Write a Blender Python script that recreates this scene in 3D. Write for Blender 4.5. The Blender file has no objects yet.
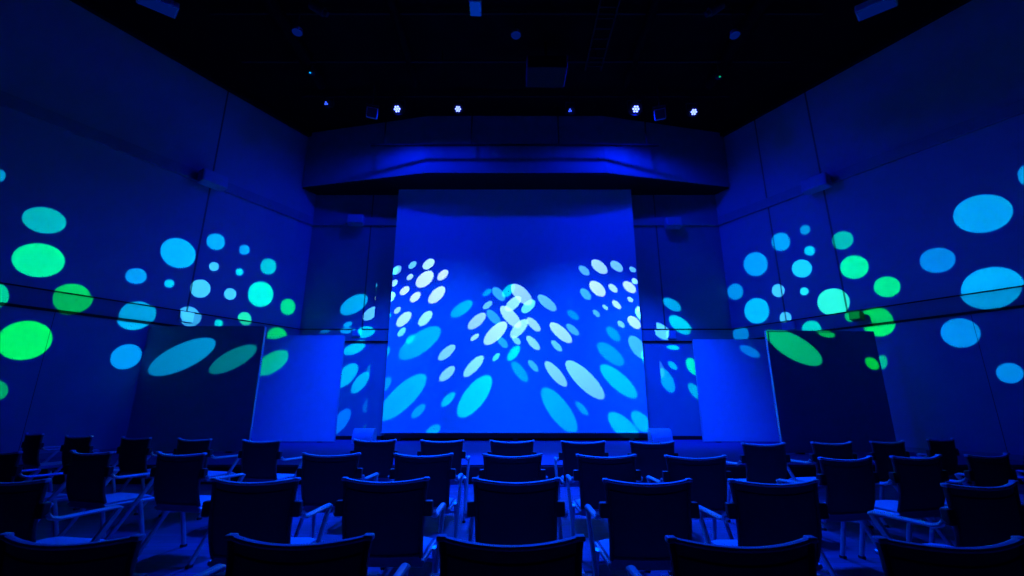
import bpy, bmesh, math, random
from mathutils import Vector, Matrix
random.seed(7)
scene = bpy.context.scene
col = scene.collection
PI = math.pi

# ------------------------------------------------------------------ camera
F = 440.0; CX, CY = 512.0, 288.0; PITCH = math.radians(14.5); EYE = 1.35
cam_d = bpy.data.cameras.new('camera')
cam_d.sensor_width = 36.0; cam_d.lens = F / 1024 * 36.0
cam_d.clip_start = 0.05; cam_d.clip_end = 100
cam = bpy.data.objects.new('camera', cam_d); col.objects.link(cam)
cam.location = (0, 0, EYE); cam.rotation_euler = (PI / 2 + PITCH, 0, 0)
scene.camera = cam
scene.view_settings.view_transform = 'Standard'
scene.view_settings.look = 'None'
CS, SN = math.cos(PITCH), math.sin(PITCH)

def ray(px, py):
    """direction from the eye for a spot in the survey photograph"""
    u = (px - CX) / F; v = (CY - py) / F
    return Vector((u, CS - v * SN, SN + v * CS))
EYEV = Vector((0, 0, EYE))
def at_y(px, py, Y):
    d = ray(px, py); return EYEV + d * (Y / d.y)
def at_z(px, py, Z):
    d = ray(px, py); return EYEV + d * ((Z - EYE) / d.z)
def at_plane(px, py, P, N):
    d = ray(px, py); return EYEV + d * ((P - EYEV).dot(N) / d.dot(N))

# ------------------------------------------------------------------ room measures (metres)
YB = 13.3          # back wall
YE = 12.8          # where the soffit's wings meet the side walls
HC = 9.95          # ceiling
XL, XR = -6.4675, 6.704
TL, TR = 0.565, 0.592
YN = -4.0          # how far the room comes towards and behind the camera
ST = 0.30          # stage height
YS = 8.1           # stage front
LDIR = Vector((TL, 1, 0)).normalized()     # along the left wall, away from camera
RDIR = Vector((-TR, 1, 0)).normalized()
LN = Vector((LDIR.y, -LDIR.x, 0))          # into the room
RN = Vector((-RDIR.y, RDIR.x, 0))
LP, RP = Vector((XL, YB, 0)), Vector((XR, YB, 0))
BP, BN = Vector((0, YB, 0)), Vector((0, -1, 0))

# ------------------------------------------------------------------ materials
def mat(name, rgb, rough=0.6, metal=0.0, noise=0.0, scale=8.0, spec=0.5, bump=0.0, stretch=None):
    m = bpy.data.materials.new(name); m.use_nodes = True
    nt = m.node_tree; b = nt.nodes['Principled BSDF']
    b.inputs['Base Color'].default_value = (*rgb, 1)
    b.inputs['Roughness'].default_value = rough
    b.inputs['Metallic'].default_value = metal
    b.inputs['Specular IOR Level'].default_value = spec
    if noise or bump:
        tc = nt.nodes.new('ShaderNodeTexCoord')
        mp = nt.nodes.new('ShaderNodeMapping')
        mp.inputs['Scale'].default_value = stretch or (1, 1, 1)
        nz = nt.nodes.new('ShaderNodeTexNoise'); nz.inputs['Scale'].default_value = scale
        nz.inputs['Detail'].default_value = 4
        nt.links.new(tc.outputs['Object'], mp.inputs['Vector'])
        nt.links.new(mp.outputs[0], nz.inputs['Vector'])
        if noise:
            rp = nt.nodes.new('ShaderNodeValToRGB')
            rp.color_ramp.elements[0].position = .3; rp.color_ramp.elements[1].position = .7
            rp.color_ramp.elements[0].color = (*[c * (1 - noise) for c in rgb], 1)
            rp.color_ramp.elements[1].color = (*[min(1, c * (1 + noise)) for c in rgb], 1)
            nt.links.new(nz.outputs[0], rp.inputs[0]); nt.links.new(rp.outputs[0], b.inputs['Base Color'])
        if bump:
            bp = nt.nodes.new('ShaderNodeBump'); bp.inputs['Strength'].default_value = bump
            bp.inputs['Distance'].default_value = .01
            nt.links.new(nz.outputs[0], bp.inputs['Height']); nt.links.new(bp.outputs[0], b.inputs['Normal'])
    return m

def wall_mat(name, rgb, seams, hseams=()):
    """painted wall panels: thin dark vertical joints at local x positions"""
    m = mat(name, rgb, .75, noise=.05, scale=1.5, spec=.2)
    nt = m.node_tree; b = nt.nodes['Principled BSDF']
    src = b.inputs['Base Color'].links[0].from_socket
    tc = nt.nodes.new('ShaderNodeTexCoord'); sx = nt.nodes.new('ShaderNodeSeparateXYZ')
    nt.links.new(tc.outputs['Object'], sx.inputs[0])
    prev = None
    for ax, s, z0, z1 in [(0, *s) for s in seams]:
        c = nt.nodes.new('ShaderNodeMath'); c.operation = 'COMPARE'
        nt.links.new(sx.outputs[ax], c.inputs[0]); c.inputs[1].default_value = s; c.inputs[2].default_value = .022 if z1 > 5 else .006
        g = nt.nodes.new('ShaderNodeMath'); g.operation = 'COMPARE'
        nt.links.new(sx.outputs[2], g.inputs[0]); g.inputs[1].default_value = (z0 + z1) / 2; g.inputs[2].default_value = (z1 - z0) / 2
        q = nt.nodes.new('ShaderNodeMath'); q.operation = 'MULTIPLY'
        nt.links.new(c.outputs[0], q.inputs[0]); nt.links.new(g.outputs[0], q.inputs[1])
        if prev is None: prev = q
        else:
            a = nt.nodes.new('ShaderNodeMath'); a.operation = 'MAXIMUM'
            nt.links.new(prev.outputs[0], a.inputs[0]); nt.links.new(q.outputs[0], a.inputs[1]); prev = a
    mx = nt.nodes.new('ShaderNodeMix'); mx.data_type = 'RGBA'
    nt.links.new(prev.outputs[0], mx.inputs[0]); nt.links.new(src, mx.inputs[6])
    mx.inputs[7].default_value = (rgb[0] * .2, rgb[1] * .2, rgb[2] * .2, 1)
    nt.links.new(mx.outputs[2], b.inputs['Base Color'])
    return m

def emit(name, rgb, s):
    m = bpy.data.materials.new(name); m.use_nodes = True
    nt = m.node_tree; nt.nodes.clear()
    o = nt.nodes.new('ShaderNodeOutputMaterial'); e = nt.nodes.new('ShaderNodeEmission')
    e.inputs[0].default_value = (*rgb, 1); e.inputs[1].default_value = s
    nt.links.new(e.outputs[0], o.inputs[0]); return m

def wood_floor():
    m = mat('floor_wood', (.2, .2, .2), .6, spec=.12)
    nt = m.node_tree; b = nt.nodes['Principled BSDF']
    tc = nt.nodes.new('ShaderNodeTexCoord'); br = nt.nodes.new('ShaderNodeTexBrick')
    br.inputs['Scale'].default_value = 1.0
    br.inputs['Brick Width'].default_value = 1.4; br.inputs['Row Height'].default_value = .11
    br.inputs['Mortar Size'].default_value = .003
    br.inputs['Color1'].default_value = (.065, .065, .14, 1); br.inputs['Color2'].default_value = (.10, .10, .22, 1)
    br.inputs['Mortar'].default_value = (.04, .04, .04, 1)
    nz = nt.nodes.new('ShaderNodeTexNoise'); nz.inputs['Scale'].default_value = 6
    mp = nt.nodes.new('ShaderNodeMapping'); mp.inputs['Scale'].default_value = (1, 14, 1)
    nt.links.new(tc.outputs['Object'], mp.inputs[0]); nt.links.new(mp.outputs[0], nz.inputs['Vector'])
    nt.links.new(tc.outputs['Object'], br.inputs['Vector'])
    mx = nt.nodes.new('ShaderNodeMix'); mx.data_type = 'RGBA'; mx.blend_type = 'MULTIPLY'
    mx.inputs[0].default_value = .6
    nt.links.new(br.outputs['Color'], mx.inputs[6]); nt.links.new(nz.outputs['Color'], mx.inputs[7])
    nt.links.new(mx.outputs[2], b.inputs['Base Color'])
    return m

def mesh_fabric():
    m = mat('back_mesh_fabric', (.035, .035, .04), .8, noise=.25, scale=60, spec=.15)
    nt = m.node_tree; b = nt.nodes['Principled BSDF']; out = nt.nodes['Material Output']
    t = nt.nodes.new('ShaderNodeBsdfTranslucent'); t.inputs[0].default_value = (.17, .17, .2, 1)
    mx = nt.nodes.new('ShaderNodeMixShader'); mx.inputs[0].default_value = .3
    nt.links.new(b.outputs[0], mx.inputs[1]); nt.links.new(t.outputs[0], mx.inputs[2])
    nt.links.new(mx.outputs[0], out.inputs[0]); return m

M = dict(
    floor=wood_floor(),
    stage=mat('stage_deck', (.07, .075, .2), .8, noise=.08, scale=3, spec=.08),
    stage_front=mat('stage_front', (.05, .05, .05), .7),
    black=mat('matt_black', (.006, .006, .007), .8, noise=.3, scale=3, spec=.2),
    ceil=mat('ceiling_black', (.006, .006, .007), .95, noise=.3, scale=2, spec=.0),
    dim=mat('rig_dark', (.012, .012, .014), .7, noise=.2, scale=12, spec=.15),
    rig=mat('rig_black', (.03, .03, .033), .6, noise=.2, scale=12, spec=.3),
    rail=mat('rail_paint', (.30, .30, .30), .7, noise=.05, scale=4, spec=.2),
    ledge=mat('ledge_paint', (.33, .33, .33), .7, noise=.05, scale=4, spec=.2),
    soffit=mat('soffit_paint', (.40, .40, .40), .7, noise=.05, scale=3, spec=.2),
    screen=mat('screen_cloth', (.86, .86, .86), .9, noise=.01, scale=40, spec=.1),
    panel=mat('panel_laminate', (.72, .72, .72), .6, noise=.03, scale=6, spec=.3),
    panel_shaded=mat('panel_shade', (.42, .45, .75), .85, noise=.05, scale=30, spec=.1),  # board colour lowered to carry the shade on the near panels
    edge=mat('panel_edge_metal', (.7, .7, .7), .4, metal=.3),
    box=mat('speaker_grey', (.48, .48, .5), .55, noise=.05, scale=20),
    lampbody=mat('lamp_body', (.5, .5, .52), .4, noise=.04, scale=15),
    seat=mat('seat_fabric', (.42, .42, .55), .85, noise=.15, scale=90, spec=.15, bump=.1),
    back=mesh_fabric(),
    frame=mat('chair_metal', (.55, .55, .56), .35, metal=.3, noise=.05, scale=30),
    frame_dark=mat('chair_frame_plastic', (.07, .07, .08), .5, noise=.1, scale=30),
    lit_top_rail=mat('chair_rail_lit', (.85, .85, .9), .5, noise=.05, scale=30),  # paler than the stiles: light from above put into the rail's colour
    bracket=mat('bracket_plastic', (.03, .03, .033), .5, noise=.1, scale=30),
    rubber=mat('foot_rubber', (.02, .02, .02), .9, noise=.2, scale=30),
    led=emit('led_lens', (.12, .17, 1.0), 6.0),
    led_off=emit('led_lens_dim', (.03, .09, 1.0), 2.0),
    glow=emit('lamp_glass', (.0, .025, .32), .9),
    glow_dim=emit('lamp_glass_dim', (.0, .012, .2), .5),
    led_cyan=emit('status_led_cyan', (.0, .35, .9), 1.3),
    led_green=emit('status_led_green', (.0, .5, .2), 1.0),
)

# ------------------------------------------------------------------ mesh helpers
def obj(name, bm, m, parent=None, smooth=False, loc=None):
    me = bpy.data.meshes.new(name)
    bmesh.ops.recalc_face_normals(bm, faces=bm.faces[:])
    bm.to_mesh(me); bm.free()
    me.materials.append(m)
    if smooth:
        for p in me.polygons: p.use_smooth = True
        try: me.set_sharp_from_angle(angle=math.radians(40))
        except Exception: pass
    o = bpy.data.objects.new(name, me); col.objects.link(o)
    if parent is not None: o.parent = parent
    if loc is not None: o.location = loc
    return o
def tag(o, label=None, cat=None, group=None, kind=None):
    if label: o['label'] = label
    if cat: o['category'] = cat
    if group: o['group'] = group
    if kind: o['kind'] = kind
    return o
def thing(name, label, cat, loc=(0, 0, 0), rz=0.0, group=None):
    o = bpy.data.objects.new(name, None); col.objects.link(o)
    o.empty_display_size = .1
    o.location = loc; o.rotation_euler = (0, 0, rz)
    return tag(o, label, cat, group)
def struct(name, bm, m, **k):
    return tag(obj(name, bm, m, **k), kind='structure')
def box(bm, c, s, rot=None, bev=0.0):
    mt = Matrix.Translation(c)
    if rot is not None: mt = mt @ rot
    r = bmesh.ops.create_cube(bm, size=1, matrix=mt @ Matrix.Diagonal((*s, 1)))
    if bev:
        es = list({e for v in r['verts'] for e in v.link_edges})
        bmesh.ops.bevel(bm, geom=es, offset=bev, segments=2, affect='EDGES', profile=.5)
    return bm
def B(*boxes):
    bm = bmesh.new()
    for b in boxes: box(bm, *b)
    return bm
def frame_axes(d):
    d = d.normalized(); up = Vector((0, 0, 1)) if abs(d.z) < .95 else Vector((0, 1, 0))
    x = d.cross(up).normalized(); y = x.cross(d).normalized()
    return x, y
def sweep(bm, pts, w, h=None, n=8, closed=False):
    """oval tube through the points, w wide and h high"""
    h = h or w; pts = [Vector(p) for p in pts]; rings = []
    for i, p in enumerate(pts):
        if closed: d = pts[(i + 1) % len(pts)] - pts[i - 1]
        else: d = pts[min(i + 1, len(pts) - 1)] - pts[max(i - 1, 0)]
        x, y = frame_axes(d)
        rings.append([bm.verts.new(p + x * (w / 2 * math.cos(2 * PI * k / n)) + y * (h / 2 * math.sin(2 * PI * k / n))) for k in range(n)])
    m = len(rings)
    for i in range(m if closed else m - 1):
        a, b = rings[i], rings[(i + 1) % m]
        for k in range(n): bm.faces.new((a[k], a[(k + 1) % n], b[(k + 1) % n], b[k]))
    if not closed:
        bm.faces.new(rings[0][::-1]); bm.faces.new(rings[-1])
    return bm
def cyl(bm, p0, p1, r0, r1=None, n=20):
    r1 = r0 if r1 is None else r1
    p0, p1 = Vector(p0), Vector(p1); x, y = frame_axes(p1 - p0)
    a = [bm.verts.new(p0 + x * r0 * math.cos(2 * PI * k / n) + y * r0 * math.sin(2 * PI * k / n)) for k in range(n)]
    b = [bm.verts.new(p1 + x * r1 * math.cos(2 * PI * k / n) + y * r1 * math.sin(2 * PI * k / n)) for k in range(n)]
    for k in range(n): bm.faces.new((a[k], a[(k + 1) % n], b[(k + 1) % n], b[k]))
    bm.faces.new(a[::-1]); bm.faces.new(b); return bm
def prism(bm, poly, z0, z1):
    a = [bm.verts.new((x, y, z0)) for x, y in poly]; b = [bm.verts.new((x, y, z1)) for x, y in poly]
    n = len(poly)
    for k in range(n): bm.faces.new((a[k], a[(k + 1) % n], b[(k + 1) % n], b[k]))
    bm.faces.new(a[::-1]); bm.faces.new(b); return bm
def quad_panel(bm, P, u, n, a0, a1, z0, z1, t):
    """a slab standing on direction u from P between a0..a1, thickness t along n"""
    poly = [P + u * a0, P + u * a1, P + u * a1 + n * t, P + u * a0 + n * t]
    return prism(bm, [(q.x, q.y) for q in poly], z0, z1)

# ------------------------------------------------------------------ the room
LL = (YB - YN) / LDIR.y; RL = (YB - YN) / RDIR.y
xl_n, xr_n = XL - (YB - YN) * TL, XR + (YB - YN) * TR
struct('floor', prism(bmesh.new(), [(xl_n - .3, YN), (xr_n + .3, YN), (XR + .3, YB + .2), (XL - .3, YB + .2)], -.12, 0), M['floor'])
struct('ceiling', prism(bmesh.new(), [(xl_n - .3, YN), (xr_n + .3, YN), (XR + .3, YB + .2), (XL - .3, YB + .2)], HC, HC + .15), M['ceil'])

def along(px, py, P, N, D):
    return (at_plane(px, py, P, N) - P).dot(D)
# side walls: local x runs from the back corner along the wall, joints where the photo shows them
def wall(name, P, D, N, L, seams, rgb):
    bm = bmesh.new()
    box(bm, (-L / 2 + .1, .1, HC / 2), (L + .2, .2, HC))
    o = struct(name, bm, wall_mat(name + '_paint', rgb, seams))
    x = D; z = Vector((0, 0, 1)); y = -N
    o.matrix_world = Matrix(((x.x, y.x, 0, P.x), (x.y, y.y, 0, P.y), (0, 0, 1, 0), (0, 0, 0, 1)))
    return o
sl = [(along(221, 130, LP, LN, LDIR), 3.4, HC), (along(36, 385, LP, LN, LDIR), 0, 3.1)]
sr = [(along(760, 155, RP, RN, RDIR), 3.4, HC), (along(815, 145, RP, RN, RDIR), 3.4, HC), (along(983, 360, RP, RN, RDIR), 0, 3.1)]
wl_o = wall('wall_left', LP, LDIR, LN, LL, sl, (.44, .44, .44))
# the right wall's local x also runs along RDIR; keep the handedness right by flipping
def wall_r(name, P, D, N, L, seams, rgb):
    bm = bmesh.new()
    box(bm, (L / 2 - .1, .1, HC / 2), (L + .2, .2, HC))
    o = struct(name, bm, wall_mat(name + '_paint', rgb, [(-s, a, b) for s, a, b in seams]))
    x = -D; y = -N
    o.matrix_world = Matrix(((x.x, y.x, 0, P.x), (x.y, y.y, 0, P.y), (0, 0, 1, 0), (0, 0, 0, 1)))
    return o
wall_r('wall_right', RP, RDIR, RN, RL, sr, (.44, .44, .44))
bm = bmesh.new(); box(bm, ((XL + XR) / 2, YB + .1, HC / 2), (XR - XL + .4, .2, HC))
struct('wall_back', bm, wall_mat('wall_back_paint', (.34, .34, .34), [(at_y(368, 260, YB).x, 3.4, HC), (at_y(661, 280, YB).x, 3.4, HC)]))

# dado rails and upper ledges run round the three walls
RZ0, RZ1 = at_y(360, 341, YB).z, at_y(360, 330, YB).z
UZ0, UZ1 = at_y(340, 226, YB).z, at_y(340, 218, YB).z
n_tr = [0]
def trim(bm, m):
    n_tr[0] += 1; return struct('trim_%d' % n_tr[0], bm, m)
def side_trims(z0, z1, t, m):
    trim(quad_panel(bmesh.new(), LP, LDIR, LN, -LL, 0, z0, z1, t), m)
    trim(quad_panel(bmesh.new(), RP, RDIR, RN, -RL, 0, z0, z1, t), m)
    trim(prism(bmesh.new(), [(XL, YB), (XR, YB), (XR, YB - t), (XL, YB - t)], z0, z1), m)
side_trims(RZ0, RZ1, .05, M['rail'])
side_trims(RZ1, RZ1 + .03, .062, M['black'])          # dark lip over the rail
side_trims(RZ0 - .05, RZ0, .03, M['black'])           # black strip standing in for the shade under it
side_trims(UZ0, UZ1, .07, M['ledge'])
side_trims(HC - .14, HC - .01, .14, M['black'])       # dark ledge where wall meets ceiling
for nm, P, D, N, L in (('baseboard_left', LP, LDIR, LN, LL), ('baseboard_right', RP, RDIR, RN, RL)):
    struct(nm, quad_panel(bmesh.new(), P, D, N, -L, 0, 0, ST + .1, .03), M['rail'])
struct('baseboard_back', prism(bmesh.new(), [(XL, YB), (XR, YB), (XR, YB - .03), (XL, YB - .03)], ST, ST + .1), M['black'])

# stage
xa, xb = XL - (YB - YS) * TL + .04, XR + (YB - YS) * TR - .04
bm = prism(bmesh.new(), [(xa, YS), (xb, YS), (XR - .04, YB - .04), (XL + .04, YB - .04)], .0, ST)
st = struct('stage', bm, M['stage'])
struct('stage_front', B(((xa + xb) / 2, YS - .02, ST / 2 - .01), ), M['stage_front']) if False else None
bm = bmesh.new(); box(bm, ((xa + xb) / 2, YS - .016, ST / 2 - .015), (xb - xa - .02, .03, ST - .03))
trim(bm, M['stage_front'])

# soffit bay over the screen: bay front in the middle, oblique wings back to the corners
SZ = 8.0; YBAY = 11.9
bl, br_ = at_y(426, 173, YBAY).x, at_y(606, 173, YBAY).x
bay = [(-6.70, YE), (bl, YBAY), (br_, YBAY), (6.95, YE)]
def grow(d): return [(XL + .03, YB), (bay[0][0], bay[0][1] - d), (bl, YBAY - d), (br_, YBAY - d), (bay[3][0], bay[3][1] - d), (XR - .03, YB)]
sf = struct('ceiling_soffit', prism(bmesh.new(), grow(0), SZ, HC), M['soffit'])
trim(prism(bmesh.new(), grow(-.03), SZ - .04, SZ), M['black'])  # black sheet under the bay, colouring in its unlit underside

# ------------------------------------------------------------------ projection screen
YSC = 12.9
s_tl, s_tr = at_y(400, 188, YSC), at_y(632, 188, YSC)
s_bl, s_br = at_y(380.5, 433, YSC), at_y(647.5, 434, YSC)
x0 = (s_tl.x + s_bl.x) / 2; x1 = (s_tr.x + s_br.x) / 2
z0 = s_bl.z; z1 = SZ - .045
sc = thing('projection_screen', 'tall white projection screen hanging under the soffit at the back of the stage', 'screen', ((x0 + x1) / 2, YSC, ST))
def loc(o, bm):
    bmesh.ops.translate(bm, verts=bm.verts[:], vec=-Vector(o.location)); return bm
bm = bmesh.new(); box(bm, ((x0 + x1) / 2, YSC, (z0 + z1) / 2), (x1 - x0, .012, z1 - z0))
obj('screen_cloth', loc(sc, bm), M['screen'], sc)
bm = bmesh.new(); box(bm, ((x0 + x1) / 2, YSC - .012, z0 + .012), (x1 - x0 + .06, .05, .03), None, .008)
obj('hem_bar', loc(sc, bm), M['edge'], sc)
bm = bmesh.new(); box(bm, ((x0 + x1) / 2 + .03, YSC - .02, (z0 + ST) / 2 + .02), (x1 - x0 - .1, .10, z0 - ST - .10), None, .01)
obj('bottom_casing', loc(sc, bm), M['black'], sc)
for xx in (x0 + .5, (x0 + x1) / 2, x1 - .5):
    bm = bmesh.new(); box(bm, (xx, YSC - .02, ST + .045), (.12, .16, .09))
    obj('foot', loc(sc, bm), M['black'], sc)

# ------------------------------------------------------------------ free-standing panels on the stage
def std_panel(label, p_left, p_right, height, t, m, edge_side):
    """board from one floor point to another, metal edge on one side, two feet"""
    a, b = Vector(p_left), Vector(p_right); d = (b - a); L = d.length; d.normalize()
    rz = math.atan2(d.y, d.x); c = (a + b) / 2
    t_ = thing('partition_panel', label, 'panel', (c.x, c.y, ST), rz)
    bm = bmesh.new(); box(bm, (0, 0, .02 + (height - .02) / 2), (L, t, height - .02), None, .006)
    obj('board', bm, m, t_)
    bm = bmesh.new(); box(bm, (edge_side * (L / 2 + .012), 0, .02 + (height - .02) / 2), (.024, t + .01, height - .02))
    obj('edge_strip', bm, M['edge'], t_)
    bm = bmesh.new(); box(bm, (0, -.0, height + .008), (L, t + .01, .016))
    obj('top_cap', bm, m, t_)
    for s in (-1, 1):
        bm = bmesh.new(); box(bm, (s * L * .36, 0, .012), (.12, t + .06, .024))
        obj('foot', bm, M['black'], t_)
    return t_
def zf(y): return at_z(512, y, ST).y
Yd = at_z(250, 452.5, ST).y          # dark panels
Yb = 12.42                            # bright panels
# left dark
pr = at_z(241, 452.5, ST); h_l = at_y(265, 327, pr.y).z - ST
dl = at_y(150, 325.5, pr.y + .04)
std_panel('dark near panel on the stage left of the screen, lit blue along its right edge', (dl.x, pr.y + .04, ST), (at_y(265, 327, pr.y).x, pr.y, ST), h_l, .06, M['panel_shaded'], 1)
p0, p1 = at_y(250, 336, Yb), at_y(344, 336, Yb)
std_panel('bright blue-lit panel between the dark left panel and the screen', (p0.x, Yb, ST), (p1.x, Yb, ST), p1.z - ST, .05, M['panel'], 1)
p0, p1 = at_y(693.5, 340, Yb), at_y(790, 340, Yb)
std_panel('bright blue-lit panel right of the screen, beside the dark right panel', (p0.x, Yb, ST), (p1.x, Yb, ST), p0.z - ST, .05, M['panel'], -1)
pl = at_z(788, 454, ST); h_r = at_y(766, 331, pl.y).z - ST
dr = at_y(872, 328, pl.y + .2)
std_panel('dark near panel on the stage right of the screen, lit blue along its left edge', (at_y(766, 331, pl.y).x, pl.y, ST), (dr.x, pl.y + .2, ST), h_r, .06, M['panel_shaded'], -1)

# ------------------------------------------------------------------ stage monitors beside the screen
def monitor(label, px, py, s):
    p = at_y(px, py, 12.2)
    t = thing('stage_monitor', label, 'speaker', (p.x, 12.2, ST), 0, 'stage monitors beside the screen')
    prof = [(-.17, .0), (.17, 0), (.17, .24), (.13, .33), (.04, .37), (-.04, .36), (-.11, .30), (-.17, .18)]
    bm = bmesh.new(); w = .25
    a = [bm.verts.new((-w, y, z)) for y, z in prof]; b = [bm.verts.new((w, y, z)) for y, z in prof]
    n = len(prof)
    for k in range(n): bm.faces.new((a[k], a[(k + 1) % n], b[(k + 1) % n], b[k]))
    bm.faces.new(a[::-1]); bm.faces.new(b)
    obj('cabinet', bm, M['box'], t, True)
    for s_ in (-1, 1):
        bm = bmesh.new()
        pr2 = [(y * 1.04, z * 1.02) for y, z in prof]
        a = [bm.verts.new((s_ * w, y, z)) for y, z in pr2]; b = [bm.verts.new((s_ * (w + .02), y, z)) for y, z in pr2]
        for k in range(n): bm.faces.new((a[k], a[(k + 1) % n], b[(k + 1) % n], b[k]))
        bm.faces.new(a[::-1]); bm.faces.new(b)
        obj('end_cap', bm, M['lampbody'], t, True)
    bm = bmesh.new()
    q0, q1 = Vector((0, -.172, .02)), Vector((0, -.172, .17))
    box(bm, (0, -.172, .095), (.42, .012, .13), None, .004)
    obj('grille', bm, M['box'], t)
    return t
monitor('low grey stage monitor on the floor at the left end of the screen', 364.5, 436, 1)
monitor('low grey stage monitor on the floor at the right end of the screen', 660, 437, -1)

# ------------------------------------------------------------------ wall boxes
def wall_box(name, label, cat, P, N, size, group=None, m=None, arm=.05):
    """small box on a bracket that holds it off the wall"""
    rz = math.atan2(N.y, N.x) + PI / 2
    t = thing(name, label, cat, P, rz, group)
    w, d, h = size
    bm = bmesh.new(); box(bm, (0, -arm - d / 2, 0), (w, d, h), Matrix.Rotation(math.radians(-8), 4, 'X') if arm > .04 else None, min(size) * .12)
    obj('cabinet', bm, m or M['box'], t)
    bm = bmesh.new(); box(bm, (0, -arm / 2 - .01, 0), (w * .3, arm + .02, h * .4))
    obj('bracket', bm, M['rig'], t)
    bm = bmesh.new(); box(bm, (0, -arm - d - .004, 0), (w * .84, .008, h * .74), Matrix.Rotation(math.radians(-8), 4, 'X') if arm > .04 else None)
    obj('grille', bm, M['box'] if m is None else m, t)
    return t
def on(px, py, P, N, off): return at_plane(px, py, P + N * off, N)
wall_box('wall_speaker', 'small box speaker on the back wall, left of the screen', 'speaker', on(358, 222.5, BP, BN, .07), BN, (.50, .26, .32), 'speakers on the back wall')
wall_box('wall_speaker', 'small box speaker on the back wall, right of the screen', 'speaker', on(671, 225.5, BP, BN, .07), BN, (.50, .26, .32), 'speakers on the back wall')
wall_box('wall_speaker', 'box speaker on the upper ledge of the left wall', 'speaker', on(209, 182, LP, LN, .07), LN, (.62, .30, .36), 'speakers on the side walls')
wall_box('wall_speaker', 'box speaker on the upper ledge of the right wall', 'speaker', on(820, 186, RP, RN, .07), RN, (.62, .30, .36), 'speakers on the side walls')
wall_box('socket_box', 'small pale socket box on the back wall rail, left of the screen', 'box', on(357, 333, BP, BN, .05), BN, (.26, .035, .22), 'socket boxes on the wall rails', M['box'], .01)
wall_box('socket_box', 'small pale socket box on the back wall rail, right of the screen', 'box', on(671, 335, BP, BN, .05), BN, (.26, .035, .22), 'socket boxes on the wall rails', M['box'], .01)
wall_box('socket_box', 'small pale socket box on the left wall rail above the dark panel', 'box', on(186, 317, LP, LN, .05), LN, (.30, .035, .24), 'socket boxes on the wall rails', M['box'], .01)
wall_box('socket_box', 'small pale socket box on the right wall rail above the bright panel', 'box', on(789, 326, RP, RN, .05), RN, (.34, .035, .2), 'socket boxes on the wall rails', M['box'], .01)
wall_box('wall_camera', 'small dark camera on the right wall rail in a green light spot', 'camera', on(860, 317, RP, RN, .05), RN, (.24, .22, .2), None, M['rig'], .06)

# ------------------------------------------------------------------ ceiling rig
YF = 10.7
lamps = [(327, 104, .55, 0), (397, 109, 1, 1), (458, 109, .75, 1), (571, 111, .5, 0), (636, 109, 1.15, 1), (694, 112, .8, 1)]
names6 = ['dim blue stage lamp, first from the left in the row over the stage',
          'bright blue stage lamp left of centre, beside the left hung speaker',
          'blue stage lamp over the left part of the screen',
          'dim blue stage lamp over the right part of the screen',
          'brightest blue stage lamp, beside the right hung speaker',
          'blue stage lamp at the right end of the row over the stage']
LAMPS = []
for (px, py, s, on_), lb in zip(lamps, names6):
    p = at_y(px, py, YF); LAMPS.append(p)
    t = thing('stage_lamp', lb, 'lamp', p, 0, 'stage lamps hung in a row over the stage')
    aim = Vector((random.uniform(-.15, .15), -.72, -.6)).normalized()
    r = .115 * s + .05
    bm = bmesh.new(); cyl(bm, -aim * .02, -aim * .30, r, r * .72, 24)
    for k in range(3): cyl(bm, -aim * (.08 + .06 * k), -aim * (.10 + .06 * k), r * 1.02, r * 1.02, 24)
    obj('housing', bm, M['rig'], t, True)
    x, y = frame_axes(aim)
    rr = .028 + .022 * s
    bm = bmesh.new()
    spots = [Vector((0, 0, 0))] + [x * math.cos(k * PI / 3) * rr * 1.3 + y * math.sin(k * PI / 3) * rr * 1.3 for k in range(6)]
    for q in spots[:7 if on_ else 3]: cyl(bm, q - aim * .03, q + aim * .003, rr * .52, rr * .52, 12)
    obj('lens', bm, M['led'] if on_ else M['led_off'], t)
    yh = min(.34, HC - .21 - p.z)
    bm = bmesh.new()
    for sx in (-1, 1): box(bm, (sx * (r + .02), .08, yh / 2 - .01), (.012, .05, yh + .02))
    box(bm, (0, .08, yh), (2 * r + .05, .05, .012))
    obj('yoke', bm, M['rig'], t)
    bm = bmesh.new(); cyl(bm, (0, .08, yh), (0, .08, HC - .192 - p.z), .02)
    obj('hook_clamp', bm, M['rig'], t)
def pipe(name, label, p0, p1, r, m=None, cat='pipe', group=None, flags=None):
    p0, p1 = Vector(p0), Vector(p1); c = (p0 + p1) / 2
    bm = cyl(bmesh.new(), p0 - c, p1 - c, r, n=12)
    if r < .05:
        for f in (-.8, -.27, .27, .8):
            h = (p1 - c) * f; cyl(bm, h + Vector((0, 0, r * .5)), h + Vector((0, 0, HC - .002 - c.z)), .012, n=8)
    o = obj(name, bm, m or M['dim'], loc=c); return tag(o, label, cat, group)
pipe('lighting_pipe', 'dark lighting pipe under the ceiling carrying the row of stage lamps', (-6, YF + .08, HC - .16), (6.2, YF + .08, HC - .16), .03)

# dark batten in front of the soffit, on four hangers
YP = 11.5
b0, b1 = at_y(371, 145, YP), at_y(659, 145, YP)
bt = thing('batten', 'long thin dark batten hung on rods in front of the soffit', 'batten', ((b0.x + b1.x) / 2, YP, b0.z))
bm = cyl(bmesh.new(), (-(b1.x - b0.x) / 2, 0, 0), ((b1.x - b0.x) / 2, 0, 0), .035, n=12)
obj('bar', bm, M['black'], bt)
for px in (384.5, 471.5, 558.5, 646.5):
    q = at_y(px, 140, YP)
    bm = cyl(bmesh.new(), (q.x - bt.location.x, 0, 0), (q.x - bt.location.x, 0, HC - b0.z), .022, n=10)
    obj('hanger_rod', bm, M['black'], bt)

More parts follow.
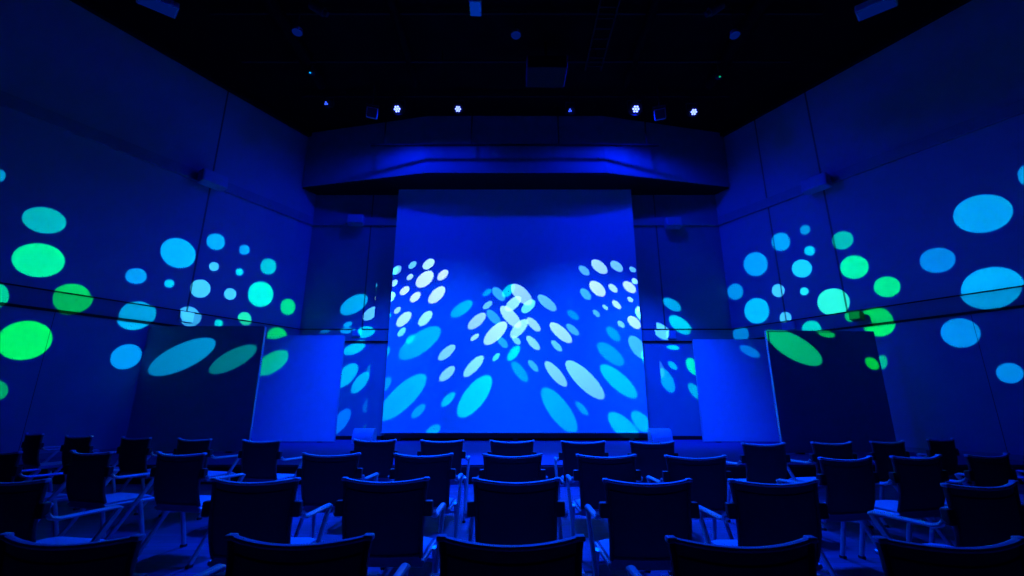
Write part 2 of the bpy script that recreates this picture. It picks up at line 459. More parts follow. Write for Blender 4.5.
# two hung speakers between the lamps
def hung_box(name, label, cat, px, py, Y, size, rot, group, m, ztop=HC, parts=True):
    p = at_y(px, py, Y)
    t = thing(name, label, cat, p, rot[2], group)
    bm = bmesh.new(); box(bm, (0, 0, 0), size, Matrix.Rotation(rot[0], 4, 'X'), min(size) * .1)
    obj('cabinet', bm, m, t)
    w = size[0]
    for s in (-1, 1):
        bm = bmesh.new(); box(bm, (s * (w / 2 + .01), 0, .10), (.012, .05, .34)); obj('yoke_arm', bm, M['rig'], t)
    bm = cyl(bmesh.new(), (0, 0, .24), (0, 0, ztop - p.z), .018, n=10)
    box(bm, (0, 0, .26), (w + .05, .05, .014)); obj('hanger', bm, M['rig'], t)
    bm = bmesh.new(); box(bm, Matrix.Rotation(rot[0], 3, 'X') @ Vector((0, -size[1] / 2 - .004, 0)), (size[0] * .86, .008, size[2] * .86), Matrix.Rotation(rot[0], 4, 'X'))
    obj('grille', bm, M['rig'], t)
    return t
hung_box('hung_speaker', 'small hung box speaker left of the bright left stage lamp', 'speaker', 372, 113, 10.55, (.30, .22, .28), (.5, 0, .35), 'small speakers hung among the stage lamps', M['box'])
hung_box('hung_speaker', 'small hung box speaker right of the brightest stage lamp', 'speaker', 660, 114.5, 10.55, (.30, .22, .28), (.5, 0, -.35), 'small speakers hung among the stage lamps', M['box'])

# three round pendant lamps
def pendant(label, px, py, Y=8.04):
    p = at_y(px, py, Y)
    t = thing('pendant_lamp', label, 'lamp', p, 0, 'round pendant lamps under the ceiling')
    bm = bmesh.new(); cyl(bm, (0, 0, .02), (0, 0, .12), .11, .09, 24); obj('can', bm, M['lampbody'], t, True)
    bm = bmesh.new(); cyl(bm, (0, 0, .0), (0, 0, .02), .10, .105, 24); obj('diffuser', bm, M['glow_dim'], t, True)
    bm = cyl(bmesh.new(), (0, 0, .12), (0, 0, HC - p.z), .012, n=10); obj('stem', bm, M['rig'], t)
    return p
PLp = pendant('round pendant lamp near the left side wall, under the dark ceiling', 297, 33)
PCp = pendant('round pendant lamp in the middle of the dark ceiling', 516, 36)
PRp = pendant('round pendant lamp near the right side wall, under the dark ceiling', 735, 36)

# bigger hung units at the top of the view
def hung_unit(label, px, py, z, size, rz, tilt, lit=False):
    p = at_z(px, py, z)
    t = thing('hung_floodlight', label, 'floodlight', p, rz, 'floodlights hung near the camera')
    R_ = Matrix.Rotation(tilt, 4, 'X')
    bm = bmesh.new(); box(bm, (0, 0, 0), size, R_, .02); obj('housing', bm, M['box'], t)
    bm = bmesh.new(); box(bm, R_ @ Vector((0, 0, -size[2] / 2 - .004)), (size[0] * .86, size[1] * .9, .008), R_)
    obj('front_glass', bm, M['glow' if lit else 'glow_dim'], t)
    for s in (-1, 1):
        bm = bmesh.new(); sweep(bm, [(s * (size[0] / 2 + .01), -.1, 0), (s * (size[0] / 2 + .01), 0, .2), (0, 0, .32)], .014)
        obj('bracket', bm, M['rig'], t)
    bm = cyl(bmesh.new(), (0, 0, .3), (0, 0, HC - p.z), .02, n=10); obj('stem', bm, M['rig'], t)
hung_unit('rectangular floodlight at the top left, beside the left wall', 158, 3, 8.9, (.36, .62, .14), -.75, .12, False)
hung_unit('rectangular floodlight at the top centre, glowing blue', 475.5, 6, 9.0, (.24, .52, .12), 0.05, .3, True)
hung_unit('rectangular floodlight at the top right, beside the right wall', 876, 6, 8.9, (.36, .62, .14), .75, .12, False)

# projector, cable ladder, ducts and pipes lost in the dark
p = at_y(546, 72, 9.0)
t = thing('video_projector', 'dark video projector hung high in front of the screen', 'projector', p)
bm = bmesh.new(); box(bm, (0, 0, 0), (.95, .7, .34), None, .03); obj('body', bm, M['dim'], t)
bm = cyl(bmesh.new(), (.18, .36, 0), (.18, .46, -.01), .09, .08); obj('lens', bm, M['black'], t, True)
bm = cyl(bmesh.new(), (0, 0, .17), (0, 0, HC - .002 - p.z), .03); obj('pole', bm, M['dim'], t)
q0 = at_z(600, 12, HC - .35); q1 = at_z(606, 44, HC - .35)
t = thing('cable_ladder', 'dark cable ladder under the ceiling right of centre', 'cable tray', ((q0.x + q1.x) / 2, (q0.y + q1.y) / 2, HC - .35))
Lc = 2.6
for s in (-1, 1):
    bm = bmesh.new(); box(bm, (s * .2, 0, 0), (.03, Lc, .07)); obj('side_rail', bm, M['dim'], t)
for k in range(9):
    bm = bmesh.new(); box(bm, (0, -Lc / 2 + .15 + k * (Lc - .3) / 8, 0), (.38, .03, .03)); obj('rung', bm, M['dim'], t)
for k in range(2):
    bm = cyl(bmesh.new(), (0, (-1) ** k * .9, .0), (0, (-1) ** k * .9, .35), .012, n=8); obj('hanger_rod', bm, M['dim'], t)
k = 0
for Y, z, nm in ((6.3, HC - .25, 'nearest the camera'), (8.05, HC - .12, 'over the pendant lamps'), (9.3, HC - .3, 'between pendant lamps and stage lamps')):
    pipe('ceiling_pipe', 'dark cross pipe under the ceiling, ' + nm, (-6.8, Y, z), (7.0, Y, z), .035, group='cross pipes under the ceiling')
for x, nm in ((-5.2, 'left of the left pendant lamp'), (-2.6, 'left of the middle pendant lamp'), (3.1, 'right of the cable ladder'), (5.4, 'right of the right pendant lamp')):
    pipe('ceiling_duct', 'dark round air duct along the ceiling, ' + nm, (x, 3.2, HC - .26), (x, 10.2, HC - .26), .16 if abs(x) > 4 else .1, group='air ducts along the ceiling', cat='duct', m=M['ceil'])
def sensor(label, px, py, m):
    p = at_y(px, py, 9.4)
    t = thing('ceiling_sensor', label, 'sensor', p, 0, 'ceiling sensors with a status light')
    bm = bmesh.new(); box(bm, (0, 0, .05), (.14, .12, .10), None, .015); obj('case', bm, M['rig'], t)
    bm = cyl(bmesh.new(), (0, -.05, -.012), (0, -.05, .005), .022, n=12); obj('status_light', bm, m, t)
    bm = cyl(bmesh.new(), (0, 0, .1), (0, 0, HC - p.z), .012, n=8); obj('stem', bm, M['rig'], t)
sensor('tiny ceiling sensor with a cyan light, left of the stage lamps', 311, 74, M['led_cyan'])
sensor('tiny ceiling sensor with a green light, right of the stage lamps', 719, 78, M['led_green'])

# ------------------------------------------------------------------ chairs
def back_y(z, s):
    t = (z - .47) / .43
    y = -.185 - .085 * t - .035 * math.sin(t * PI) * (1 - t) + .03 * t * t
    return y - .058 * (1 - s * s) * (.35 + .65 * t)
def back_w(z):
    t = (z - .47) / .43
    return .222 + .022 * t + .006 * max(0, t - .85) / .15
def make_chair():
    t = thing('conference_chair', 'x', 'chair')
    # backrest: curved stretched mesh with a hem near the top
    bm = bmesh.new(); NU, NV = 14, 14; fr = []; bk = []
    for j in range(NV + 1):
        z = .475 + (.89 - .475) * j / NV; w = back_w(z) - .012
        fr.append([bm.verts.new((w * s, back_y(z, s) + .006, z - .018 * (1 - s * s) * (j / NV))) for s in [-1 + 2 * i / NU for i in range(NU + 1)]])
        bk.append([bm.verts.new((w * s, back_y(z, s) - .006, z - .018 * (1 - s * s) * (j / NV))) for s in [-1 + 2 * i / NU for i in range(NU + 1)]])
    for g in (fr, bk):
        for j in range(NV):
            for i in range(NU): bm.faces.new((g[j][i], g[j][i + 1], g[j + 1][i + 1], g[j + 1][i]))
    for j in range(NV):
        for i in (0, NU): bm.faces.new((fr[j][i], fr[j + 1][i], bk[j + 1][i], bk[j][i]))
    for i in range(NU):
        for j in (0, NV): bm.faces.new((fr[j][i], fr[j][i + 1], bk[j][i + 1], bk[j][i]))
    bk_o = obj('backrest', bm, M['back'], t, True)
    bm = bmesh.new(); z = .845
    sweep(bm, [(back_w(z) * .93 * s, back_y(z, s) - .008, z - .016 * (1 - s * s)) for s in [-1 + i / 6 for i in range(13)]], .010, .008, 6)
    obj('hem_seam', bm, M['back'], bk_o, True)
    # frame: two stiles with flared top ends, top and bottom rail
    bm = bmesh.new()
    for sd in (-1, 1):
        sweep(bm, [(sd * back_w(.46 + .44 * k / 10), back_y(.46 + .44 * k / 10, 1), .46 + .44 * k / 10) for k in range(11)], .026, .030, 8)
    sweep(bm, [(back_w(.47) * s, back_y(.47, s), .472) for s in [-1 + i / 5 for i in range(11)]], .024, .024, 8)
    obj('back_frame', bm, M['frame_dark'], t, True)
    bm = bmesh.new()
    for sd in (-1, 1): box(bm, (sd * (back_w(.9) - .002), back_y(.9, 1) - .002, .898), (.036, .036, .02), None, .006)
    sweep(bm, [(back_w(.895) * s, back_y(.895, s), .898 - .018 * (1 - s * s)) for s in [-1 + i / 7 for i in range(15)]], .032, .020, 8)
    obj('lit_top_rail', bm, M['lit_top_rail'], t, True)
    # seat: padded slab with a waterfall front
    bm = bmesh.new(); NU, NV = 8, 10; top = []; bot = []
    for j in range(NV + 1):
        v = j / NV; y = -.19 + .47 * v
        drop = .035 * max(0, (v - .75) / .25) ** 2
        hw = .225 - .02 * max(0, (v - .85) / .15) ** 2
        top.append([bm.verts.new((hw * s, y, .468 - drop - .012 * (1 - abs(s) ** 4) * math.sin(PI * min(1, v * 1.1)) + (-.012 if abs(s) == 1 else 0))) for s in [-1 + 2 * i / NU for i in range(NU + 1)]])
        bot.append([bm.verts.new((hw * s, y, .418 - drop * .4)) for s in [-1 + 2 * i / NU for i in range(NU + 1)]])
    for g in (top, bot):
        for j in range(NV):
            for i in range(NU): bm.faces.new((g[j][i], g[j][i + 1], g[j + 1][i + 1], g[j + 1][i]))
    for j in range(NV):
        for i in (0, NU): bm.faces.new((top[j][i], top[j + 1][i], bot[j + 1][i], bot[j][i]))
    for i in range(NU):
        for j in (0, NV): bm.faces.new((top[j][i], top[j][i + 1], bot[j][i + 1], bot[j][i]))
    obj('seat', bm, M['seat'], t, True)
    bm = bmesh.new()
    for sd in (-1, 1): sweep(bm, [(sd * .235, -.19, .43), (sd * .235, .27, .415)], .022, .03, 8)
    for y in (-.17, .22): sweep(bm, [(-.235, y, .41), (.235, y, .41)], .022, .022, 8)
    obj('seat_frame', bm, M['frame'], t, True)
    for sd in (-1, 1):
        bm = bmesh.new(); box(bm, (sd * (back_w(.73) + .028), back_y(.73, 1) + .006, .735), (.055, .045, .085), None, .008)
        obj('arm_bracket', bm, M['bracket'], t)
        xo = sd * .292
        bm = bmesh.new(); sweep(bm, [(xo, -.225, .715), (xo, -.205, .69), (xo, -.16, .676), (xo, .0, .672), (xo, .185, .668), (xo, .212, .655)], .040, .026, 8)
        obj('armrest', bm, M['frame'], t, True)
        for nm, pts in (('rear', [(xo, .205, .664), (xo, .16, .60), (xo, -.03, .33), (xo, -.25, .02)]), ('front', [(sd * .255, .10, .43), (sd * .262, .14, .27), (sd * .262, .20, .02)])):
            bm = bmesh.new(); sweep(bm, pts, .032, .046, 8)
            lg = obj('leg', bm, M['frame'], t, True)
            e = pts[-1]
            bm = bmesh.new(); box(bm, (e[0], e[1], .012), (.034, .055, .024), None, .006)
            obj('rubber_foot', bm, M['rubber'], lg)
    bm = bmesh.new(); sweep(bm, [(-.258, .12, .35), (.258, .12, .35)], .022, .022, 8); obj('crossbar', bm, M['frame'], t, True)
    return t
def copy_tree(o, parent=None):
    c = o.copy(); col.objects.link(c)
    if parent is not None: c.parent = parent
    for ch in list(o.children): copy_tree(ch, c)
    return c
ZT = .895
rows = [
    ('row nearest the camera', [(70, 538.5, 2), (300, 538.5, 0), (511, 539.5, 0), (741, 541, 0), (951, 541.5, 0)]),
    ('second row from the camera', [(12, 479.5, 10), (256, 479.5, 0), (386, 479, 0), (516, 479.5, 0), (647, 480.5, 0), (773, 481, 0), (982, 484, -11)]),
    ('third row from the camera', [(2, 452, 18), (90, 452.5, 16), (180, 454, 12), (331, 454.5, 1), (423.5, 455, 0), (512.5, 455.5, 0), (606, 456, 0), (695, 457, 0), (846, 458.5, -12), (916, 457, -12), (987, 455.5, -15), (1052, 453, -16)]),
    ('row nearest the stage', [(35, 434.5, 25), (79, 437, 17), (136, 438.5, 17), (194, 440, 15), (261, 441.5, 12), (375, 441, 2), (442, 441.5, 0), (512, 442, 0), (583, 442.5, 0), (652, 443, -1), (764, 444.5, -7), (832, 443.5, -9), (888, 442.3, -15), (941, 440, -20)]),
]
ORD = ['first', 'second', 'third', 'fourth', 'fifth', 'sixth', 'seventh', 'eighth', 'ninth', 'tenth', 'eleventh', 'twelfth', 'thirteenth', 'fourteenth']
proto = make_chair(); used = False
for rn, lst in rows:
    sc_ = .985 if rn.endswith('the camera') and rn.startswith('row') else 1.0
    dy = {'row nearest the camera': 4.0, 'second row from the camera': 1.8, 'third row from the camera': .3}.get(rn, -.4)
    for i, (px, py, rot) in enumerate(lst):
        dx = (px - 512) * {'row nearest the camera': .034, 'second row from the camera': .02, 'third row from the camera': .012 if px < 512 else .016}.get(rn, .011)
        top = at_z(px + dx, py + dy, ZT * sc_)
        a = -math.radians(rot)
        o = proto if not used else copy_tree(proto)
        used = True
        off = Matrix.Rotation(a, 3, 'Z') @ Vector((0, back_y(ZT, .3), 0))
        o.location = (top.x - off.x, top.y - off.y, 0); o.rotation_euler = (0, 0, a); o.scale = (sc_,) * 3
        where = ORD[i] + ' from the left' if i else 'leftmost'
        if i == len(lst) - 1: where = 'rightmost'
        if len(lst) % 2 and i == len(lst) // 2: where = 'middle one'
        o['label'] = 'dark mesh-back armchair, %s in the %s' % (where, rn)
        o['group'] = 'audience chairs in the ' + rn

# ------------------------------------------------------------------ light
BLUE = (.0, .010, 1.0); SKY = (.0, .05, 1.0)
def lin(c):
    c = c / 255
    return c / 12.92 if c <= .04045 else ((c + .055) / 1.055) ** 2.4
def spot(name, loc, target, watts, size, blend, rgb=BLUE, soft=.08):
    d = bpy.data.lights.new(name, 'SPOT'); d.energy = watts; d.color = rgb
    d.spot_size = math.radians(size); d.spot_blend = blend; d.shadow_soft_size = soft
    o = bpy.data.objects.new(name, d); col.objects.link(o); o.location = loc
    o.rotation_euler = (Vector(target) - Vector(loc)).to_track_quat('-Z', 'Y').to_euler()
    return o
KW = 1.0
for p, pw in zip(LAMPS, (20, 230, 50, 25, 330, 35)):
    # every stage lamp is a real downward wash over stage, walls and soffit
    spot('stage_lamp_light', p + Vector((0, 0, -.12)), p + Vector((0, .35, -3)), pw, 160, .6)
# soft front washes on screen and stage
for sx in (-1, 1):
    spot('screen_wash_light', (sx * 1.9, 6.6, 9.3), (sx * 2.0 + .1, 12.5, .9), 4800, 52, 1.0, SKY, soft=.15)
# low cross washes for the back panels
for sx, pw in ((-1, 6500), (1, 9500)):
    spot('panel_wash_light', (sx * 2.0, 8.8, 9.3), (sx * 4.5, 12.6, 1.5), pw, 36, 1.0, (0, .02, 1), soft=.15)
# dim side-wall washes from the rig
spot('wall_wash_light', (2.5, 9.3, 9.4), (-9.0, 9.6, 1.0), 1350, 84, 1.0, (0, .004, 1), soft=.2)
spot('wall_wash_light', (-2.3, 9.3, 9.4), (9.3, 9.6, 1.0), 1350, 84, 1.0, (0, .004, 1), soft=.2)
# added spots near the lamp row, brightening the audience chairs
spot('audience_fill_light', (-1.6, 10.5, 9.2), (-.6, 6.3, 0), 14500, 50, 1.0, (0, .05, 1), soft=.2)
spot('audience_fill_light', (1.8, 10.5, 9.2), (.8, 6.3, 0), 14500, 50, 1.0, (0, .05, 1), soft=.2)

# ------------------------------------------------------------------ light spots thrown by two pattern projectors
# centre x, y, half axes, tilt (degrees, up to the right), sRGB colour, surface
# L left wall  D left dark panel  C left bright panel  W back wall  S screen  R right wall  E right dark panel  G right bright panel
DOTS_R = """
-3 175.5 9 7 0 0,140,200 L|45 220.3 22.3 13 -10 0,170,180 L|39.5 260 26.5 17 -4 0,235,150 L|71 299 20.6 15.5 8 0,205,40 L|25.5 340 28.3 19.3 10 0,240,80 L
-7 297 13 13 0 0,230,170 L|-6 390 14.5 11 0 0,150,80 L|136 315.5 19 14 12 0,180,255 L|126.5 356.5 16.3 12 22 0,150,240 L|136.3 276 10.7 8 0 0,150,240 L
178.7 253 18 14.6 -22 0,172,255 L|216 241.7 9.2 8.2 -15 0,165,240 L|244.5 249.8 5.3 5 0 0,155,240 L|214 266.5 4.9 4.5 0 60,200,255 L|239.5 272 3.8 3.7 0 0,210,255 L
268.5 266.5 8.1 8.1 0 0,190,200 L|200.5 288.5 10.2 9.1 0 65,205,255 L|230.3 294 6.1 5.8 0 65,205,255 L|261 294 12.6 12.8 0 0,240,210 L|288 306.8 7.5 8.2 0 0,215,100 L
169.4 283.6 5.1 4.2 0 0,190,255 L|188.5 317 11.5 10.5 0 60,190,255 L|217 324.5 4.2 4.2 0 0,235,240 L|244.5 319.2 7 7 0 30,240,160 L|276 337.5 10 9.5 0 0,230,80 L
184 355.8 36.4 12.5 25 0,130,190 D|234 358.7 26.5 9 28 0,112,122 D|272.5 362.5 19 9.3 33 0,170,140 C
354.5 304.3 15.4 8 32 0,165,240 W|371 313.3 9.6 5 38 90,200,255 W|379 284 4.6 2.4 62 0,170,250 W|379 297.5 2.2 1.2 70 0,160,250 W|348 324.3 4.6 2.5 25 0,160,240 W
345.5 331.5 7.5 3.8 12 0,160,255 W|364 333 10.5 6.2 20 0,210,250 W|354.5 348.5 11.5 5.2 22 0,190,255 W|323 333 5 2 10 0,110,200 W|347 375 15 7.5 48 0,175,240 W
360.5 382.3 13 5.5 52 0,170,210 W|341 421 15 6.5 55 0,105,230 W|387 351.5 5.5 2.6 75 0,180,255 S|386 384 8 4 60 0,140,255 S
397 270 5.3 3.4 50 110,200,255 S|412.5 265 4.7 2.8 42 100,210,240 S|428.7 264 6.8 4.2 38 180,245,240 S|442.8 274.9 6.6 3.8 45 200,240,220 S|410 277 3.8 2.4 38 170,230,250 S
394.5 283 4 2.5 50 160,230,255 S|425 279 10.6 6.2 42 200,245,245 S|404.7 290.6 5.7 3.3 42 200,245,255 S|415.4 297 6.6 3.6 44 200,245,250 S|437 294.7 10.8 5.4 46 190,240,220 S
393 295 3 1.5 70 100,200,255 S|397.5 310.3 4.2 2.4 45 150,225,255 S|404 319 9.5 4.8 45 170,240,250 S|425.5 318.2 9.2 4.6 48 150,245,220 S|401.7 332 5.5 2.8 48 100,230,240 S
410.2 339.4 5.5 3 48 0,205,225 S|421.3 342 24.8 10 36 0,160,255 S|462.2 308.5 12.8 5.5 36 0,170,250 S|477.2 320.8 11.2 5 42 150,215,255 S|474.8 337.2 5.1 2.3 40 150,230,255 S
496 332.7 15.1 6.5 45 170,240,250 S|487.7 305 5.7 2.8 38 100,200,255 S|487.3 292.5 5.3 2.6 38 0,160,255 S|508.5 290.5 8 4.3 45 0,210,240 S|513.5 303.5 9.6 5 43 150,240,230 S
528.5 306.2 8.5 4.6 43 100,240,225 S|519.4 328.3 11.8 5.3 48 150,240,230 S|513.8 353 8.9 4.2 52 0,235,210 S|496.3 357 5 2.4 50 60,230,230 S|474 365.8 13.8 5 47 130,230,255 S
447 352.3 10.8 4.4 42 120,210,255 S|447.3 373.5 10 4.4 44 120,210,255 S|448.3 399.3 9.4 3.8 47 0,185,240 S|404.3 395.5 31.5 11 44 0,165,255 S|418.5 411 9.2 4 46 0,145,245 S
433 431 9 5 40 0,150,250 S|475.8 395 25.2 10.5 53 0,205,255 S
"""
DOTS_L = """
498.5 293.8 8.3 4.4 -48 50,170,255 S|493.3 317 9.3 4.5 -48 40,160,255 S|521 294 13.5 6.5 -45 150,215,255 S|510 316.3 13.8 6 -47 160,230,255 S|546.7 302.6 11.5 4.8 -40 90,190,255 S
533.4 324.2 9 4 -46 150,220,255 S|532.9 342.8 9 3.8 -48 130,220,255 S|502.5 342.3 6.8 3.6 -48 30,160,255 S|516.3 340.3 5.3 3 -46 110,215,255 S|519.4 371.2 12.3 4.8 -53 0,150,255 S
533.2 365.8 7.2 3 -50 50,175,255 S|555.3 373.3 16 5.3 -49.5 120,210,255 S|557.9 408.7 27 10 -53.6 0,160,255 S|581.7 408.3 9 3 -49 0,150,240 S|583.5 378.5 25.9 8.5 -45 110,210,255 S
584 270.5 6.3 3.6 -42 80,180,255 S|599 266.5 9.6 5.2 -40 160,225,255 S|616.5 266.2 7.2 4.2 -38 110,200,255 S|632.5 269.5 3.8 2.4 -35 90,190,255 S|597.2 288.5 9.8 5.6 -43 190,240,250 S
585.5 294 6.9 3.9 -47 60,180,255 S|613 288.2 5.5 3 -42 170,235,255 S|629.3 287 7.7 4.4 -40 190,240,250 S|634.7 281.2 3.6 2.6 -40 150,220,255 S|630.2 299.5 3.5 2.2 -42 160,230,255 S
616.5 304.6 5.6 2.8 -44 180,240,255 S|605.4 307.3 3.4 1.9 -46 130,220,255 S|596.3 313.3 4.6 2.5 -48 70,180,255 S|573 315 7 3.4 -38 0,140,255 S|634 322.3 8 4.7 -44 180,240,255 S
621 324.3 4.5 2.6 -46 110,210,255 S|560.3 332.2 14.1 5.5 -42 160,230,255 S|572.5 329.5 8 3.4 -42 60,175,255 S|556.5 345.8 7.2 3 -46 90,200,255 S|613.2 333.8 9.3 4.4 -48 0,150,255 S
637.5 347 13.5 6.5 -55 60,180,255 S|610 353.6 16.5 7 -40 0,145,255 S|617.5 380.3 23.7 8 -42 0,185,255 S|624 428 22 9 -45 0,175,255 S|641.5 422 14 7 -48 0,170,245 S|638 309 3 1 -80 150,220,255 S
650 296 2 1 -60 0,160,230 W|671.8 304.5 10.3 5 -32 0,165,230 W|680.5 325.5 14.5 6.8 -40 0,210,230 W|662 332 13 6.5 -40 90,220,245 W|673 347.5 6.3 2.3 -8 0,210,250 W
672.5 365.5 5.7 2.8 -42 0,180,230 W|666.5 380 13.5 6 -62 0,160,230 W|693 366.5 10 5.5 -55 0,235,110 W|695.5 391.5 10.5 4.5 -50 0,165,160 W
749.7 351.3 11.2 4.5 -27 0,110,225 G
755.3 264 12 12 0 0,150,240 R|780.6 241.7 9.5 9.2 0 0,150,235 R|805 229.7 5.2 4.8 20 0,140,200 R|809.6 250.7 5.4 4.9 0 0,200,250 R|801.7 268.4 10 9.1 0 20,205,255 R
842.4 240.2 10.9 9.1 14 0,180,150 R|854 267 14.3 11.8 4 0,235,140 R|735.3 291.6 7.8 8.2 0 0,140,220 R|778.2 290.6 6.4 6.4 0 60,200,255 R|804.2 291.4 4.3 4 0 30,230,245 R
833 302 16.1 13.8 0 40,245,200 R|756.5 310.6 12.4 12.9 0 0,180,255 R|785.4 317.8 5.9 5.9 0 60,195,255 R|742 335 8 8 0 0,145,240 R|813 330.5 9.7 9 0 0,240,220 R
886.8 286.7 13.4 10.4 0 0,225,110 R|878 322 17 14.2 -10 0,235,50 R|852.5 317 6 6 0 0,220,80 R|882.5 362 5 7 0 0,170,110 R
826 333.5 9 3.6 -14 0,170,70 E|793 346.5 31 11.5 -30 0,172,108 E|872 363.5 8 5 -38 0,190,50 E
981.6 213.5 30 19 8 0,150,235 R|937 260.2 18 12.6 5 0,125,220 R|991.5 288.5 32 21.8 5 0,165,250 R|960 332.8 20 14.6 -5 0,135,235 R|1009.5 373 13.8 10.2 -8 0,130,225 R|1027 175 9.5 10.5 0 0,130,210 R
"""
def plane_from(a, b):
    a, b = Vector(a), Vector(b); d = (b - a).normalized(); n = Vector((d.y, -d.x, 0))
    return a + n * .03, n
SURF = {
    'L': (LP, LN, .44), 'R': (RP, RN, .44), 'W': (BP, BN, .34),
    'S': (Vector((0, YSC - .006, 0)), BN, .86),
    'C': (Vector((0, Yb - .025, 0)), BN, .72), 'G': (Vector((0, Yb - .025, 0)), BN, .72),
    'D': (*plane_from((dl.x, pr.y + .04, 0), (at_y(265, 327, pr.y).x, pr.y, 0)), (.42, .45, .75)),
    'E': (*plane_from((at_y(766, 331, pl.y).x, pl.y, 0), (dr.x, pl.y + .2, 0)), (.42, .45, .75)),
}
WASH = {'L': (0, 9, 105), 'R': (0, 9, 105), 'W': (0, 10, 120), 'S': (0, 40, 215), 'C': (0, 30, 230), 'G': (0, 40, 240), 'D': (0, 6, 65), 'E': (0, 6, 65)}
GOBO = 1.0
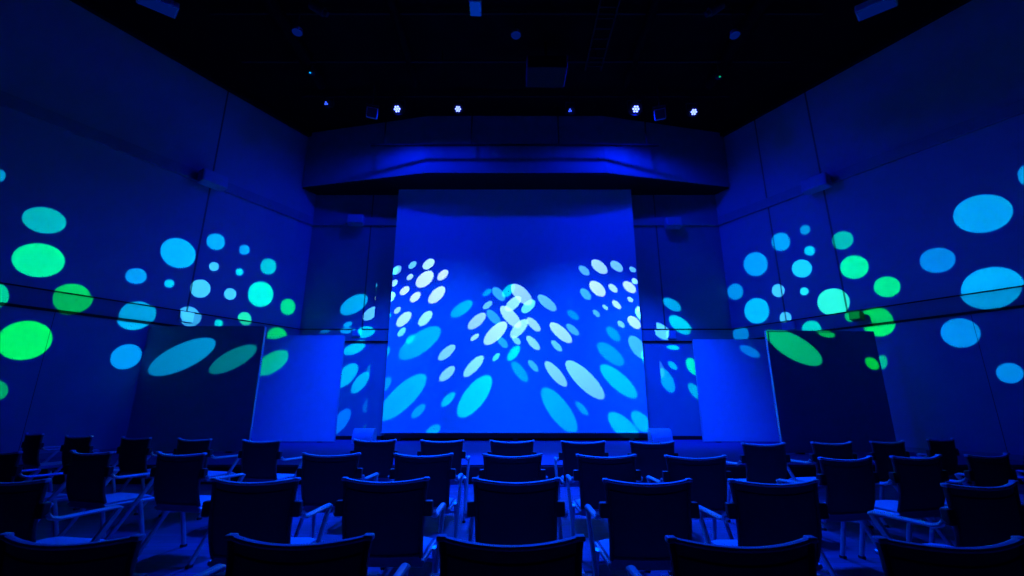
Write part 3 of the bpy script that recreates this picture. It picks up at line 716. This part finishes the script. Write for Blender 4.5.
def projector(label, loc, aim, dots):
    """a pattern projector: body + lens, and a spot light whose emission carries the pattern by direction"""
    t = thing('pattern_projector', label, 'projector', loc, 0, 'pattern projectors under the ceiling')
    loc = Vector(loc); aimv = (Vector(aim) - loc).normalized()
    bm = bmesh.new(); cyl(bm, -aimv * .40, -aimv * .10, .10, .10, 20); cyl(bm, -aimv * .10, -aimv * .02, .07, .06, 20)
    obj('body', bm, M['rig'], t, True)
    bm = cyl(bmesh.new(), -aimv * .25 + Vector((0, 0, .05)), Vector((-aimv.x * .25, -aimv.y * .25, HC - loc.z)), .02, n=10); obj('stem', bm, M['rig'], t)
    d = bpy.data.lights.new('pattern_light', 'SPOT'); d.energy = 4 * PI * 150; d.color = (1, 1, 1)
    d.spot_size = math.radians(120); d.spot_blend = .02; d.shadow_soft_size = 0.0
    o = bpy.data.objects.new('pattern_light', d); col.objects.link(o)
    q = aimv.to_track_quat('-Z', 'Y'); o.location = loc; o.rotation_euler = q.to_euler()
    inv = q.to_matrix().inverted()
    d.use_nodes = True; nt = d.node_tree; nt.nodes.clear()
    out = nt.nodes.new('ShaderNodeOutputLight'); em = nt.nodes.new('ShaderNodeEmission')
    nt.links.new(em.outputs[0], out.inputs[0])
    tc = nt.nodes.new('ShaderNodeTexCoord'); sp = nt.nodes.new('ShaderNodeSeparateXYZ')
    nt.links.new(tc.outputs['Normal'], sp.inputs[0])
    dv = []
    for k in (0, 1):
        m_ = nt.nodes.new('ShaderNodeMath'); m_.operation = 'DIVIDE'
        nt.links.new(sp.outputs[k], m_.inputs[0]); nt.links.new(sp.outputs[2], m_.inputs[1]); dv.append(m_)
    cb = nt.nodes.new('ShaderNodeCombineXYZ')
    nt.links.new(dv[0].outputs[0], cb.inputs[0]); nt.links.new(dv[1].outputs[0], cb.inputs[1])
    prev = None; n = 0
    for ent in dots.replace('\n', '|').split('|'):
        if not ent.strip(): continue
        a = ent.split(); px, py, ra, rb, th = map(float, a[:5]); rgb = tuple(map(float, a[5].split(','))); S = a[6]
        P, N, alb = SURF[S]
        if not isinstance(alb, tuple): alb = (alb,) * 3
        def uv(x, y):
            w = at_plane(x, y, P, N); l = inv @ (w - loc); return Vector((l.x / l.z, l.y / l.z)), w
        th = math.radians(th)
        ax = (math.cos(th), -math.sin(th)); ay = (math.sin(th), math.cos(th))
        c, w = uv(px, py)
        e1 = (uv(px + ra * ax[0], py + ra * ax[1])[0] - uv(px - ra * ax[0], py - ra * ax[1])[0]) / 2
        e2 = (uv(px + rb * ay[0], py + rb * ay[1])[0] - uv(px - rb * ay[0], py - rb * ay[1])[0]) / 2
        # principal axes of the ellipse spanned by the conjugate half axes e1, e2
        A = e1.x ** 2 + e2.x ** 2; Bc = e1.x * e1.y + e2.x * e2.y; C = e1.y ** 2 + e2.y ** 2
        phi = .5 * math.atan2(2 * Bc, A - C)
        tr, df = (A + C) / 2, math.sqrt(((A - C) / 2) ** 2 + Bc ** 2)
        s1, s2 = math.sqrt(tr + df), math.sqrt(max(1e-10, tr - df))
        r2 = (w - loc).length_squared; cs = max(.05, (loc - w).normalized().dot(N))
        wash = WASH[S]
        E = [max(0, lin(rgb[i]) - lin(wash[i]) * (.8, .8, .35)[i]) * PI / alb[i] * r2 / cs * GOBO / 150 for i in range(3)]
        E[2] = max(E[2], .02 * E[1])
        mp = nt.nodes.new('ShaderNodeMapping'); mp.vector_type = 'TEXTURE'
        mp.inputs['Location'].default_value = (c.x, c.y, 0); mp.inputs['Rotation'].default_value = (0, 0, phi)
        mp.inputs['Scale'].default_value = (s1, s2, 1)
        ln = nt.nodes.new('ShaderNodeVectorMath'); ln.operation = 'LENGTH'
        mr = nt.nodes.new('ShaderNodeMapRange'); mr.interpolation_type = 'SMOOTHSTEP'
        soft = min(.2, .9 / max(2.0, rb) * .8)
        mr.inputs['From Min'].default_value = 1 + soft * .5; mr.inputs['From Max'].default_value = 1 - soft * .5
        ma = nt.nodes.new('ShaderNodeVectorMath'); ma.operation = 'MULTIPLY_ADD'
        nt.links.new(cb.outputs[0], mp.inputs[0]); nt.links.new(mp.outputs[0], ln.inputs[0])
        nt.links.new(ln.outputs['Value'], mr.inputs['Value']); nt.links.new(mr.outputs[0], ma.inputs[0])
        ma.inputs[1].default_value = E
        if prev is None: ma.inputs[2].default_value = (0, 0, 0)
        else: nt.links.new(prev.outputs[0], ma.inputs[2])
        prev = ma; n += 1
    nt.links.new(prev.outputs[0], em.inputs['Color'])
    em.inputs['Strength'].default_value = 1.0
PJR = Vector((4.1, 7.6, 9.3)); PJL = Vector((-3.9, 7.6, 9.3))
projector('dark pattern projector under the ceiling right of the middle, aimed left', PJR, (-6.0, 11.0, 4.0), DOTS_R)
projector('dark pattern projector under the ceiling left of the middle, aimed right', PJL, (6.2, 11.0, 4.0), DOTS_L)

w = bpy.data.worlds.new('world'); scene.world = w; w.use_nodes = True
w.node_tree.nodes['Background'].inputs[0].default_value = (.0, .02, .6, 1)
w.node_tree.nodes['Background'].inputs[1].default_value = .004
